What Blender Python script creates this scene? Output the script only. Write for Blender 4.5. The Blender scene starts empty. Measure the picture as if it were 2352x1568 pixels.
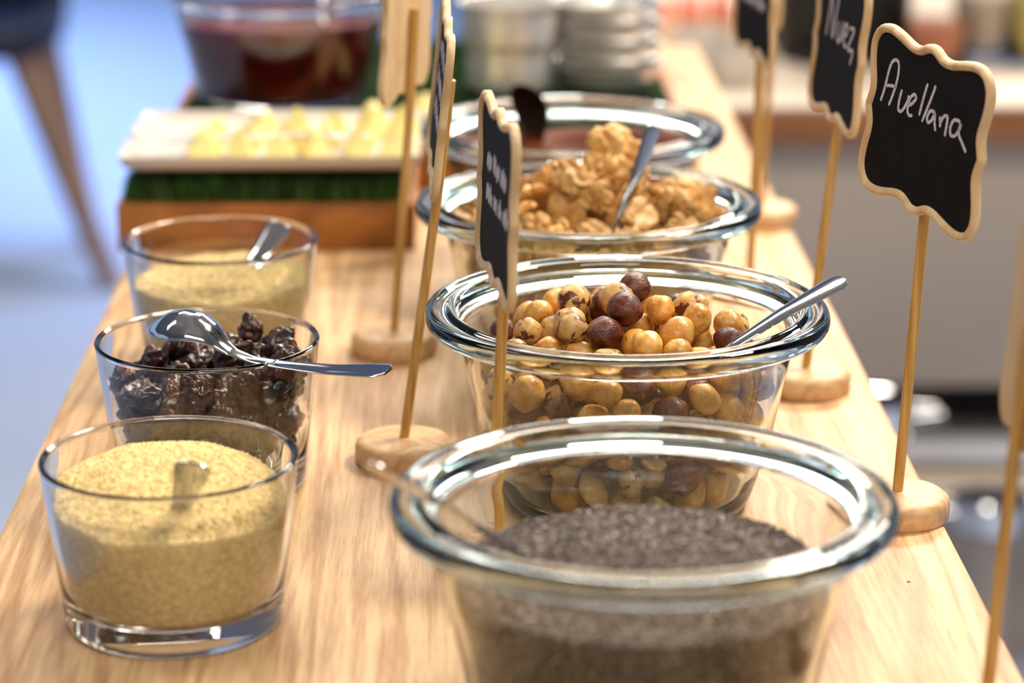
import bpy, bmesh, math, random
import numpy as np
from mathutils import Vector, Matrix, Euler, noise

random.seed(7)
rng = np.random.default_rng(7)
SC = bpy.context.scene
COL = SC.collection
T = 0.90                      # height of the board's top above the floor
HC = 0.403                    # camera height above the board

# ------------------------------------------------------------------ camera
FPX = 6000.0
TH = math.atan(1759.0 / FPX)
PSI = math.atan(135.0 * math.cos(TH) / FPX)
FW = Vector((math.sin(PSI) * math.cos(TH), math.cos(PSI) * math.cos(TH), -math.sin(TH)))
RT = Vector((math.cos(PSI), -math.sin(PSI), 0.0))
UP = RT.cross(FW)
CAM = Vector((0, 0, T + HC))
cd = bpy.data.cameras.new('camera')
cam = bpy.data.objects.new('camera', cd)
COL.objects.link(cam)
M = Matrix((RT, UP, -FW)).transposed().to_4x4()
M.translation = CAM
cam.matrix_world = M
cd.sensor_width = 36.0
cd.lens = FPX / 2352.0 * 36.0
cd.clip_start = 0.01
cd.dof.use_dof = True
cd.dof.focus_distance = 1.135
cd.dof.aperture_fstop = 5.6
SC.camera = cam

# ------------------------------------------------------------------ world, lights, exposure
w = bpy.data.worlds.new('world')
SC.world = w
w.use_nodes = True
bg = w.node_tree.nodes['Background']
bg.inputs[0].default_value = (0.50, 0.68, 1.0, 1)
bg.inputs[1].default_value = 0.55


def area(name, loc, target, sx, sy, power, color, spread=None):
    l = bpy.data.lights.new(name, 'AREA')
    l.shape = 'RECTANGLE'
    l.size, l.size_y, l.energy, l.color = sx, sy, power, color
    o = bpy.data.objects.new(name, l)
    COL.objects.link(o)
    o.location = loc
    o.rotation_euler = (Vector(target) - Vector(loc)).to_track_quat('-Z', 'Y').to_euler()
    if spread:
        l.spread = math.radians(spread)
    return o


area('spot_panel_key', (0.95, 1.75, T + 1.55), (0.0, 1.15, T), 0.55, 0.40, 34, (1.0, 0.86, 0.70))
area('ceiling_panel_back', (-0.1, 3.0, T + 1.75), (0.0, 1.2, T), 1.5, 0.35, 18, (1.0, 0.92, 0.82))
area('fill_front', (0.35, -0.35, T + 1.6), (0.0, 1.1, T), 1.3, 0.5, 21, (1.0, 0.90, 0.78))  # unseen fill light, added to lift the food behind the front glass
area('fill_counter', (0.9, 4.2, T + 1.8), (0.9, 3.4, T - 0.2), 1.6, 0.5, 75, (1.0, 0.90, 0.78))  # unseen fill light, added to brighten the service counter
area('fill_floor_blue', (-1.2, 6.7, T + 1.9), (-1.15, 6.6, 0.0), 1.3, 3.2, 31, (0.45, 0.62, 1.0), 55)  # unseen lamp added over the left floor to give it blue daylight
area('fill_left_rims', (-1.3, 1.5, T + 1.8), (-0.1, 1.2, T), 0.35, 1.3, 8, (1.0, 0.94, 0.88))  # unseen fill light, added for white highlights on the left rims

vs = SC.view_settings
vs.view_transform = 'Standard'
vs.look = 'None'
vs.gamma = 1.0
vs.use_curve_mapping = False
vs.exposure = 0.42
cy = SC.cycles
cy.use_denoising = True
cy.max_bounces = 14
cy.transmission_bounces = 14
cy.glossy_bounces = 5
cy.diffuse_bounces = 3
cy.transparent_max_bounces = 6
cy.caustics_refractive = True
cy.caustics_reflective = False
cy.blur_glossy = 0.6
cy.sample_clamp_indirect = 30.0
cy.use_adaptive_sampling = True
cy.adaptive_threshold = 0.025


# ------------------------------------------------------------------ pixel helpers (real positions on real planes)
def ray(x, y):
    return FW * FPX + RT * (x - 1176.0) + UP * (784.0 - y)


def on_z(x, y, z):            # z above the board
    d = ray(x, y)
    return CAM + d * ((T + z - CAM.z) / d.z)


def on_y(x, y, Y):
    d = ray(x, y)
    return CAM + d * (Y / d.y)


# ------------------------------------------------------------------ materials
def srgb(r, g, b):
    f = lambda c: (c / 12.92 if c <= 0.04045 else ((c + 0.055) / 1.055) ** 2.4)
    return (f(r / 255.0), f(g / 255.0), f(b / 255.0), 1.0)


def new_mat(name):
    m = bpy.data.materials.new(name)
    m.use_nodes = True
    nt = m.node_tree
    return m, nt, nt.nodes['Principled BSDF']


def N(nt, kind, **kw):
    n = nt.nodes.new(kind)
    for k, v in kw.items():
        if hasattr(n, k):
            setattr(n, k, v)
        else:
            n.inputs[k].default_value = v
    return n


def ramp(nt, stops):
    r = nt.nodes.new('ShaderNodeValToRGB')
    e = r.color_ramp.elements
    while len(e) < len(stops):
        e.new(0.5)
    for el, (p, c) in zip(e, stops):
        el.position = p
        el.color = c
    return r


def plain(name, col, rough=0.5, metal=0.0, coat=0.0, noise_scale=0, var=0.12, bump=0.0, spec=0.5):
    """procedural material: a base colour broken up by noise, optional bump"""
    m, nt, b = new_mat(name)
    b.inputs['Roughness'].default_value = rough
    b.inputs['Metallic'].default_value = metal
    b.inputs['Coat Weight'].default_value = coat
    b.inputs['Specular IOR Level'].default_value = spec
    if noise_scale:
        tc = N(nt, 'ShaderNodeTexCoord')
        n = N(nt, 'ShaderNodeTexNoise', Scale=noise_scale, Detail=5.0)
        nt.links.new(tc.outputs['Object'], n.inputs['Vector'])
        lo = tuple(c * (1 - var) for c in col[:3]) + (1,)
        hi = tuple(min(1, c * (1 + var)) for c in col[:3]) + (1,)
        r = ramp(nt, [(0.3, lo), (0.7, hi)])
        nt.links.new(n.outputs['Fac'], r.inputs[0])
        nt.links.new(r.outputs[0], b.inputs['Base Color'])
        if bump:
            bp = N(nt, 'ShaderNodeBump', Strength=bump, Distance=0.002)
            nt.links.new(n.outputs['Fac'], bp.inputs['Height'])
            nt.links.new(bp.outputs[0], b.inputs['Normal'])
    else:
        b.inputs['Base Color'].default_value = col
    return m


def wood(name, light, dark, scale=(30, 2.2, 30), fine=9.0, rough=0.45, bump=0.15, grain=0.62):
    m, nt, b = new_mat(name)
    tc = N(nt, 'ShaderNodeTexCoord')
    mp = N(nt, 'ShaderNodeMapping')
    mp.inputs['Scale'].default_value = scale
    nt.links.new(tc.outputs['Object'], mp.inputs['Vector'])
    n1 = N(nt, 'ShaderNodeTexNoise', Scale=0.55, Detail=3.0, Distortion=0.6)
    n2 = N(nt, 'ShaderNodeTexNoise', Scale=fine, Detail=4.0, Roughness=0.65)
    nt.links.new(mp.outputs[0], n1.inputs['Vector'])
    nt.links.new(mp.outputs[0], n2.inputs['Vector'])
    mul = N(nt, 'ShaderNodeMath', operation='MULTIPLY')
    mul.inputs[1].default_value = 7.0
    nt.links.new(n1.outputs['Fac'], mul.inputs[0])
    pp = N(nt, 'ShaderNodeMath', operation='PINGPONG')
    pp.inputs[1].default_value = 0.5
    nt.links.new(mul.outputs[0], pp.inputs[0])
    ad = N(nt, 'ShaderNodeMath', operation='MULTIPLY_ADD')
    ad.inputs[1].default_value = 0.85
    nt.links.new(pp.outputs[0], ad.inputs[0])
    sc = N(nt, 'ShaderNodeMath', operation='MULTIPLY')
    sc.inputs[1].default_value = grain
    nt.links.new(n2.outputs['Fac'], sc.inputs[0])
    nt.links.new(sc.outputs[0], ad.inputs[2])
    r = ramp(nt, [(0.15 + (grain - 0.62) * 0.45, dark), (0.48 + (grain - 0.62) * 0.5, tuple((a + c) / 2 for a, c in zip(light, dark))), (0.75 + (grain - 0.62) * 0.5, light)])
    nt.links.new(ad.outputs[0], r.inputs[0])
    nt.links.new(r.outputs[0], b.inputs['Base Color'])
    b.inputs['Roughness'].default_value = rough
    bp = N(nt, 'ShaderNodeBump', Strength=bump, Distance=0.0006)
    nt.links.new(n2.outputs['Fac'], bp.inputs['Height'])
    nt.links.new(bp.outputs[0], b.inputs['Normal'])
    return m


def glass(name, col, density=0.0, vcol=(0.3, 0.8, 0.8, 1)):
    m, nt, b = new_mat(name)
    b.inputs['Base Color'].default_value = col
    b.inputs['Roughness'].default_value = 0.0
    b.inputs['IOR'].default_value = 1.48
    b.inputs['Transmission Weight'].default_value = 1.0
    if density:
        v = N(nt, 'ShaderNodeVolumeAbsorption', Density=density)
        v.inputs['Color'].default_value = vcol
        nt.links.new(v.outputs[0], nt.nodes['Material Output'].inputs['Volume'])
    return m


def nut_mat(name, stops, scale, rough=0.45, coat=0.0, bump=0.25, stretch=(1, 1, 1), dist=0.5, fine=0.0, sss=0.0):
    """mottled skin: every copy gets its own pattern through its random number"""
    m, nt, b = new_mat(name)
    tc = N(nt, 'ShaderNodeTexCoord')
    oi = N(nt, 'ShaderNodeObjectInfo')
    mp = N(nt, 'ShaderNodeMapping')
    mp.inputs['Scale'].default_value = stretch
    mu = N(nt, 'ShaderNodeMath', operation='MULTIPLY')
    mu.inputs[1].default_value = 37.0
    nt.links.new(oi.outputs['Random'], mu.inputs[0])
    nt.links.new(tc.outputs['Object'], mp.inputs['Vector'])
    n = N(nt, 'ShaderNodeTexNoise', Scale=scale, Detail=6.0, Distortion=dist, Roughness=0.6)
    n.noise_dimensions = '4D'
    nt.links.new(mp.outputs[0], n.inputs['Vector'])
    nt.links.new(mu.outputs[0], n.inputs['W'])
    r = ramp(nt, stops)
    nt.links.new(n.outputs['Fac'], r.inputs[0])
    hs = N(nt, 'ShaderNodeHueSaturation')
    mr = N(nt, 'ShaderNodeMapRange')
    mr.inputs['To Min'].default_value = 0.72
    mr.inputs['To Max'].default_value = 1.14
    nt.links.new(oi.outputs['Random'], mr.inputs['Value'])
    nt.links.new(mr.outputs[0], hs.inputs['Value'])
    nt.links.new(r.outputs[0], hs.inputs['Color'])
    nt.links.new(hs.outputs[0], b.inputs['Base Color'])
    b.inputs['Roughness'].default_value = rough
    b.inputs['Coat Weight'].default_value = coat
    b.inputs['Coat Roughness'].default_value = 0.2
    if sss:
        b.inputs['Subsurface Weight'].default_value = sss
        b.inputs['Subsurface Radius'].default_value = (0.004, 0.002, 0.001)
        b.inputs['Subsurface Scale'].default_value = 0.5
    n2 = N(nt, 'ShaderNodeTexNoise', Scale=scale * 3.5, Detail=4.0)
    nt.links.new(mp.outputs[0], n2.inputs['Vector'])
    bp = N(nt, 'ShaderNodeBump', Strength=bump, Distance=0.001)
    nt.links.new(n2.outputs['Fac'], bp.inputs['Height'])
    nt.links.new(bp.outputs[0], b.inputs['Normal'])
    return m


def grain_mat(name, stops, rough=0.6):
    """each little grain (mesh island) takes its own colour"""
    m, nt, b = new_mat(name)
    g = N(nt, 'ShaderNodeNewGeometry')
    r = ramp(nt, stops)
    nt.links.new(g.outputs['Random Per Island'], r.inputs[0])
    nt.links.new(r.outputs[0], b.inputs['Base Color'])
    b.inputs['Roughness'].default_value = rough
    return m


MAT = {}
MAT['board'] = wood('board_wood', srgb(224, 188, 140), srgb(168, 120, 75), (40, 2.2, 40), 11.0, 0.5, 0.25, 1.05)
MAT['tray'] = wood('tray_wood', srgb(186, 120, 52), srgb(120, 68, 24), (7, 26, 26), 7.0, 0.5)
MAT['pale_wood'] = wood('pale_wood', srgb(232, 204, 160), srgb(205, 168, 118), (60, 60, 12), 5.0, 0.55)
MAT['disc'] = wood('disc_wood', srgb(226, 190, 145), srgb(190, 144, 96), (40, 70, 40), 5.0, 0.5)
MAT['bamboo'] = wood('bamboo', srgb(214, 172, 98), srgb(176, 128, 58), (160, 160, 10), 4.0, 0.5)
MAT['slate'] = plain('chalkboard_paint', srgb(17, 17, 20), 0.7, noise_scale=90, var=0.45, spec=0.15)
MAT['chalk'] = plain('chalk', srgb(205, 203, 212), 0.9, noise_scale=900, var=0.35)
MAT['bowl_glass'] = glass('bowl_glass', (0.985, 1.0, 0.995, 1), 15.0, (0.30, 0.80, 0.85, 1))
MAT['cup_glass'] = glass('cup_glass', (0.985, 0.995, 1.0, 1))
MAT['steel'] = plain('polished_steel', (0.66, 0.67, 0.69, 1), 0.08, 1.0)
MAT['brushed'] = plain('brushed_steel', (0.86, 0.85, 0.82, 1), 0.32, 0.6)
MAT['dark_steel'] = plain('dark_steel', srgb(42, 28, 20), 0.6, spec=0.05)
MAT['ceramic'] = plain('white_ceramic', srgb(212, 205, 194), 0.3, coat=0.15)
MAT['chocolate'] = plain('chocolate_spread', srgb(86, 40, 16), 0.55, noise_scale=40, var=0.25, spec=0.06)
MAT['jam'] = plain('berry_jam', srgb(84, 8, 8), 0.4, noise_scale=60, var=0.6, spec=0.08)
MAT['cheese'] = plain('pale_cheese', srgb(232, 216, 140), 0.5, noise_scale=70, var=0.07)
MAT['turf'] = grain_mat('turf_green', [(0.0, srgb(22, 48, 14)), (0.5, srgb(40, 84, 22)), (1.0, srgb(72, 118, 36))], 0.7)
MAT['soil'] = plain('turf_backing', srgb(22, 34, 14), 0.9, noise_scale=200, var=0.4)
MAT['floor'] = plain('floor_vinyl', srgb(170, 184, 214), 0.55, noise_scale=1.2, var=0.07)
MAT['wall'] = plain('wall_paint', srgb(196, 196, 200), 0.8, noise_scale=2.0, var=0.04)
MAT['ceiling'] = plain('ceiling_paint', srgb(150, 146, 140), 0.85, noise_scale=2.0, var=0.04)
MAT['navy'] = plain('navy_plastic', srgb(16, 20, 44), 0.5, noise_scale=20, var=0.2)
MAT['chair_wood'] = wood('chair_wood', srgb(150, 118, 96), srgb(112, 84, 66), (30, 30, 6))
MAT['counter_top'] = plain('counter_stone', srgb(214, 200, 182), 0.5, noise_scale=9, var=0.06)
MAT['counter_wood'] = wood('counter_wood', srgb(170, 112, 66), srgb(128, 76, 38), (3, 30, 30), 5.0)
MAT['counter_grey'] = plain('counter_laminate', srgb(170, 158, 146), 0.6, noise_scale=5, var=0.05)
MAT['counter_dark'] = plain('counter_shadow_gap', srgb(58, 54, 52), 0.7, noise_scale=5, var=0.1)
MAT['black'] = plain('black_plastic', srgb(14, 13, 13), 0.45, noise_scale=30, var=0.2)
MAT['salmon'] = plain('salmon_pink', srgb(232, 142, 116), 0.5, noise_scale=25, var=0.25)
MAT['orange'] = plain('orange_preserve', srgb(222, 128, 70), 0.35, noise_scale=30, var=0.2)
MAT['cream'] = plain('cream_food', srgb(240, 214, 190), 0.5, noise_scale=20, var=0.1)
MAT['butter'] = plain('yellow_food', srgb(236, 214, 120), 0.5, noise_scale=20, var=0.1)
MAT['blanched'] = nut_mat('hazelnut_blanched', [(0.26, srgb(136, 70, 22)), (0.40, srgb(202, 138, 56)), (0.58, srgb(220, 170, 86)), (0.76, srgb(238, 208, 142))], 1.1, 0.36, 0.1, 0.35)
MAT['skinned'] = nut_mat('hazelnut_skin', [(0.34, srgb(46, 14, 8)), (0.52, srgb(96, 36, 18)), (0.66, srgb(136, 76, 46)), (0.74, srgb(206, 160, 100))], 1.3, 0.42, 0.15, 0.5, (2.2, 2.2, 0.6))
MAT['patchy'] = nut_mat('hazelnut_patchy', [(0.0, srgb(50, 18, 12)), (0.43, srgb(92, 40, 24)), (0.455, srgb(212, 164, 92)), (0.7, srgb(234, 200, 132))], 0.9, 0.4, 0.1, 0.3)
MAT['cut_nut'] = nut_mat('hazelnut_cut', [(0.3, srgb(196, 146, 78)), (0.6, srgb(232, 196, 130))], 1.4, 0.5, 0.0, 0.2)
MAT['raisin'] = nut_mat('raisin_skin', [(0.3, srgb(22, 10, 7)), (0.50, srgb(54, 26, 16)), (0.72, srgb(124, 62, 34))], 1.3, 0.30, 0.25, 0.35)
MAT['walnut'] = nut_mat('walnut_meat', [(0.3, srgb(176, 116, 50)), (0.5, srgb(216, 166, 92)), (0.7, srgb(238, 206, 144))], 1.5, 0.5, 0.05, 0.25)
MAT['sesame'] = grain_mat('ground_nut_grain', [(0.0, srgb(222, 192, 124)), (0.5, srgb(242, 220, 160)), (1.0, srgb(252, 240, 198))], 0.8)
MAT['sesame_bulk'] = plain('ground_nut_bulk', srgb(236, 208, 144), 0.85, noise_scale=420, var=0.22, bump=0.5)
MAT['chia'] = grain_mat('chia_seed', [(0.0, srgb(40, 32, 28)), (0.45, srgb(88, 74, 64)), (0.8, srgb(130, 114, 100)), (1.0, srgb(176, 162, 148))], 0.35)
MAT['chia_bulk'] = plain('chia_bulk', srgb(74, 62, 54), 0.7, noise_scale=700, var=0.5)


# ------------------------------------------------------------------ object helpers
def tag(o, label=None, cat=None, group=None, kind=None):
    for k, v in (('label', label), ('category', cat), ('group', group), ('kind', kind)):
        if v:
            o[k] = v
    return o


def empty(name, loc, rot=(0, 0, 0)):
    o = bpy.data.objects.new(name, None)
    o.empty_display_size = 0.02
    COL.objects.link(o)
    o.location = loc
    o.rotation_euler = rot
    return o


def mesh_obj(name, verts, faces, mat, parent=None, smooth=True, mats=None):
    me = bpy.data.meshes.new(name)
    me.from_pydata([tuple(v) for v in verts], [], [tuple(f) for f in faces])
    me.update()
    for mm in (mats or [mat]):
        me.materials.append(MAT[mm])
    if smooth:
        me.polygons.foreach_set('use_smooth', [True] * len(me.polygons))
    o = bpy.data.objects.new(name, me)
    COL.objects.link(o)
    if parent:
        o.parent = parent
    return o


def sharp(o, ang=35):
    for p in o.data.polygons:
        p.use_smooth = True
    o.data.set_sharp_from_angle(angle=math.radians(ang))
    return o


def bm_obj(name, bm, mat, parent=None, smooth=False, ang=None):
    me = bpy.data.meshes.new(name)
    bmesh.ops.recalc_face_normals(bm, faces=bm.faces)
    bm.to_mesh(me)
    bm.free()
    me.materials.append(MAT[mat])
    o = bpy.data.objects.new(name, me)
    COL.objects.link(o)
    if parent:
        o.parent = parent
    if smooth or ang:
        me.polygons.foreach_set('use_smooth', [True] * len(me.polygons))
    if ang:
        me.set_sharp_from_angle(angle=math.radians(ang))
    return o


def box(name, lo, hi, mat, parent=None, bevel=0.0, seg=2):
    bm = bmesh.new()
    bmesh.ops.create_cube(bm, size=1)
    for v in bm.verts:
        v.co = Vector([(lo[i] + hi[i]) / 2 + v.co[i] * (hi[i] - lo[i]) for i in range(3)])
    if bevel:
        bmesh.ops.bevel(bm, geom=bm.edges[:], offset=bevel, segments=seg, profile=0.5, affect='EDGES')
    return bm_obj(name, bm, mat, parent, ang=40 if bevel else None)


def lathe_data(prof, n=96):
    """closed solid of revolution; prof runs from the axis to the axis (r, z)"""
    verts, faces, rows = [], [], []
    for r, z in prof:
        if r < 1e-7:
            rows.append([len(verts)])
            verts.append((0, 0, z))
        else:
            rows.append(list(range(len(verts), len(verts) + n)))
            for k in range(n):
                a = 2 * math.pi * k / n
                verts.append((r * math.cos(a), r * math.sin(a), z))
    for a, b in zip(rows[:-1], rows[1:]):
        for k in range(n):
            k2 = (k + 1) % n
            if len(a) == 1:
                faces.append((a[0], b[k2], b[k]))
            elif len(b) == 1:
                faces.append((a[k], a[k2], b[0]))
            else:
                faces.append((a[k], a[k2], b[k2], b[k]))
    return verts, faces


def lathe(name, prof, mat, parent=None, n=96, ang=None):
    v, f = lathe_data(prof, n)
    o = mesh_obj(name, v, f, mat, parent)
    bm = bmesh.new()
    bm.from_mesh(o.data)
    bmesh.ops.recalc_face_normals(bm, faces=bm.faces)
    bm.to_mesh(o.data)
    bm.free()
    if ang:
        sharp(o, ang)
    return o


def smooth_prof(pts, sub=3):
    """Catmull-Rom through (r, z) points"""
    out = []
    P = [pts[0]] + list(pts) + [pts[-1]]
    for i in range(1, len(P) - 2):
        p0, p1, p2, p3 = [np.array(q, float) for q in P[i - 1:i + 3]]
        for k in range(sub):
            t = k / sub
            q = 0.5 * ((2 * p1) + (-p0 + p2) * t + (2 * p0 - 5 * p1 + 4 * p2 - p3) * t * t + (-p0 + 3 * p1 - 3 * p2 + p3) * t ** 3)
            out.append((max(0.0, float(q[0])), float(q[1])))
    out.append(tuple(pts[-1]))
    return out


def tube(name, pts, radii, mat, parent=None, n=10):
    """a rod through the points with a radius at each"""
    verts, faces = [], []
    pts = [Vector(p) for p in pts]
    for i, p in enumerate(pts):
        d = (pts[min(i + 1, len(pts) - 1)] - pts[max(i - 1, 0)]).normalized()
        a = d.orthogonal().normalized() if i == 0 else (a - d * a.dot(d)).normalized()
        b = d.cross(a)
        for k in range(n):
            an = 2 * math.pi * k / n
            verts.append(p + (a * math.cos(an) + b * math.sin(an)) * radii[i])
    for i in range(len(pts) - 1):
        for k in range(n):
            faces.append((i * n + k, i * n + (k + 1) % n, (i + 1) * n + (k + 1) % n, (i + 1) * n + k))
    faces.append(tuple(range(n))[::-1])
    faces.append(tuple(range((len(pts) - 1) * n, len(pts) * n)))
    o = mesh_obj(name, verts, faces, mat, parent)
    return sharp(o, 50)


def scatter(bv, bf, pos, rot, scl):
    """copies of a small base shape merged into one mesh: arrays of verts and faces"""
    bv, bf = np.array(bv, float), np.array(bf, int)
    n = len(pos)
    v = bv[None, :, :] * np.array(scl)[:, None, :]
    v = np.einsum('nij,nkj->nki', rot, v) + np.array(pos)[:, None, :]
    f = bf[None, :, :] + (np.arange(n) * len(bv))[:, None, None]
    return v.reshape(-1, 3), f.reshape(-1, bf.shape[1])


def rand_rot(n):
    q = rng.normal(size=(n, 4))
    q /= np.linalg.norm(q, axis=1)[:, None]
    a, b, c, d = q.T
    return np.stack([np.stack([1 - 2 * (c * c + d * d), 2 * (b * c - a * d), 2 * (b * d + a * c)], -1),
                     np.stack([2 * (b * c + a * d), 1 - 2 * (b * b + d * d), 2 * (c * d - a * b)], -1),
                     np.stack([2 * (b * d - a * c), 2 * (c * d + a * b), 1 - 2 * (b * b + c * c)], -1)], -2)


# ================================================================== the setting
fl = box('floor', (-7, -2.5, -0.05), (6, 12, 0.0), 'floor')
tag(fl, kind='structure')
wb = box('wall_back', (-7, 12, 0), (6, 12.1, 0.95), 'wall')
tag(wb, kind='structure')
wf = box('wall_front', (-7, -2.6, 0), (6, -2.5, 2.87), 'wall')
tag(wf, kind='structure')
wl = box('wall_left', (-7.1, -2.5, 0), (-7, 12, 0.95), 'wall')
tag(wl, kind='structure')
ce = box('ceiling', (-7.1, -2.6, 2.87), (6.1, 7.6, 2.95), 'ceiling')  # unseen; darkens reflections, cut short so the spoons mirror blue sky
tag(ce, kind='structure')
for i in range(6):                            # posts between the tall windows of the far wall
    tr = box('trim_%d' % (i + 1), (-6.9 + i * 2.4, 12.0, 0.9505), (-6.75 + i * 2.4, 12.1, 2.8695), 'wall')
    tag(tr, kind='structure')
wr = box('wall_right', (6, -2.5, 0), (6.1, 12, 2.869), 'wall')
tag(wr, kind='structure')

# ------------------------------------------------------------------ the buffet table
BX0, BX1, BY0, BY1 = -0.202, 0.2152, 0.55, 2.32
tbl = empty('buffet_table', (0, 0, 0))
tag(tbl, 'long pale wooden buffet table carrying the glass bowls and jars', 'table')
top = box('tabletop', (BX0, BY0, T - 0.028), (BX1, BY1, T), 'board', tbl, 0.0025, 2)
box('apron', (BX0 + 0.08, BY0 + 0.10, T - 0.11), (BX1 - 0.08, BY1 - 0.10, T - 0.0285), 'board', tbl, 0.002)
for lx in (BX0 + 0.085, BX1 - 0.135):
    for ly in (BY0 + 0.11, BY1 - 0.16):
        box('leg', (lx, ly, 0.0), (lx + 0.05, ly + 0.05, T - 0.1105), 'pale_wood', tbl, 0.003)
k = on_z(2087, 1336, 0)
knot = lathe('wood_knot', [(0, 0.0), (0.0008, 0.0), (0.0007, 0.0002), (0, 0.0003)], 'counter_dark', tbl, 12)
knot.location = (k.x, k.y, T)

# ================================================================== glass bowls and cups
BOWL_R = 0.090
BOWL_PROF = [(0, 0), (0.046, 0), (0.054, 0.0012), (0.0588, 0.0045), (0.0612, 0.010), (0.0648, 0.028), (0.0690, 0.050),
             (0.0732, 0.070), (0.0752, 0.0785), (0.0770, 0.0815), (0.0810, 0.0826), (0.0862, 0.0830), (0.0888, 0.0842), (0.0900, 0.0868),
             (0.0896, 0.0900), (0.0880, 0.0918), (0.0858, 0.0922), (0.0842, 0.0912), (0.0826, 0.0908), (0.0808, 0.0914),
             (0.0790, 0.0922), (0.0772, 0.0918), (0.0760, 0.0900), (0.0748, 0.0860), (0.0722, 0.0775), (0.0700, 0.069), (0.0658, 0.049), (0.0614, 0.028),
             (0.0582, 0.0135), (0.0555, 0.0092), (0.0500, 0.0072), (0.042, 0.0068), (0, 0.0066)]
BOWL_IN = sorted([(z, r) for r, z in BOWL_PROF[23:]], key=lambda a: a[0])


def bowl_inner(z):
    zz = [a[0] for a in BOWL_IN]
    rr = [a[1] for a in BOWL_IN]
    return np.interp(z, zz, rr)


CUP_PROF = [(0, 0.0008), (0.034, 0.0006), (0.0385, 0.0), (0.0415, 0.0008), (0.0432, 0.0032), (0.0440, 0.008), (0.0462, 0.028), (0.0490, 0.052),
            (0.0508, 0.0675), (0.0510, 0.0690), (0.0505, 0.0699), (0.0496, 0.0700), (0.0488, 0.0692), (0.0483, 0.0675), (0.0466, 0.052), (0.0440, 0.030),
            (0.0420, 0.0165), (0.0405, 0.0130), (0.0370, 0.0112), (0.030, 0.0104), (0, 0.0100)]
CUP_IN = sorted([(z, r) for r, z in CUP_PROF[13:]], key=lambda a: a[0])


def cup_inner(z):
    return np.interp(z, [a[0] for a in CUP_IN], [a[1] for a in CUP_IN])


bowl_me = None
bowls = []
for (px, py), lab in zip([(1478, 1132), (1440, 700), (1352, 455), (1315, 286)],
                         ['clear round glass bowl nearest the camera, holding chia seeds',
                          'clear round glass bowl with wide rim, holding hazelnuts',
                          'clear round glass bowl heaped with walnuts',
                          'clear round glass bowl of brown chocolate spread']):
    c = on_z(px, py, 0.092)
    if bowl_me is None:
        o = lathe('glass_bowl', smooth_prof(BOWL_PROF, 3), 'bowl_glass', None, 128)
        bowl_me = o.data
    else:
        o = bpy.data.objects.new('glass_bowl', bowl_me)
        COL.objects.link(o)
    o.location = (c.x, c.y, T + 0.0002)
    tag(o, lab, 'bowl', 'wide-rimmed glass bowls in a row')
    bowls.append(Vector((c.x, c.y, T)))

cup_me = None
cups = []
for (px, py), lab in zip([(388, 1045), (476, 775), (506, 547)],
                         ['short clear glass tumbler nearest the camera, filled with pale ground nuts',
                          'short clear glass tumbler full of dark raisins',
                          'short clear glass tumbler of ground nuts in front of the wooden tray']):
    c = on_z(px, py, 0.07)
    if cup_me is None:
        o = lathe('glass_tumbler', smooth_prof(CUP_PROF, 3), 'cup_glass', None, 112)
        cup_me = o.data
    else:
        o = bpy.data.objects.new('glass_tumbler', cup_me)
        COL.objects.link(o)
    o.location = (c.x, c.y, T + 0.0002)
    tag(o, lab, 'glass', 'short glass tumblers in a row')
    cups.append(Vector((c.x, c.y, T)))


# ================================================================== bowl contents
def heap(name, inner, zb, top_fn, mat, gap=0.0004, nr=60, na=180, jit=0.0004, freq=900):
    """solid fill of a vessel: flat bottom, sides that follow the glass, a rough heaped top"""
    prof = []
    r0 = inner(zb) - gap
    verts = [(0, 0, zb)]
    rows = []
    nside = 14
    for i in range(nside + 1):
        row = []
        for k in range(na):
            a = 2 * math.pi * k / na
            zt = top_fn(inner(0.06) * math.cos(a), inner(0.06) * math.sin(a))
            z = zb + (zt - zb) * i / nside
            r = inner(z) - gap + (noise.noise(Vector((math.cos(a) * 9, math.sin(a) * 9, z * 200))) * 0.0002 if 0 < i < nside else 0)
            row.append(len(verts))
            verts.append((r * math.cos(a), r * math.sin(a), z))
        rows.append(row)
    for i in range(1, nr):
        row = []
        for k in range(na):
            a = 2 * math.pi * k / na
            x0, y0, _ = verts[rows[nside][k]]
            s = 1 - i / nr
            x, y = x0 * s, y0 * s
            zt = top_fn(x, y)
            e = min(1, i / 4.0)
            zt += e * jit * (noise.noise(Vector((x * freq, y * freq, 1.3))) + 0.9 * noise.noise(Vector((x * freq * 0.35, y * freq * 0.35, 4.1))) * 2)
            row.append(len(verts))
            verts.append((x, y, zt))
        rows.append(row)
    faces = []
    for a, b in zip(rows[:-1], rows[1:]):
        for k in range(na):
            k2 = (k + 1) % na
            faces.append((a[k], a[k2], b[k2], b[k]))
    top_c = len(verts)
    verts.append((0, 0, top_fn(0, 0)))
    for k in range(na):
        faces.append((rows[-1][k], rows[-1][(k + 1) % na], top_c))
        faces.append((0, rows[0][(k + 1) % na], rows[0][k]))
    return mesh_obj(name, verts, faces, mat)


OCT_V = [(1, 0, 0), (-1, 0, 0), (0, 1, 0), (0, -1, 0), (0, 0, 1), (0, 0, -1)]
OCT_F = [(0, 2, 4), (2, 1, 4), (1, 3, 4), (3, 0, 4), (2, 0, 5), (1, 2, 5), (3, 1, 5), (0, 3, 5)]


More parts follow.
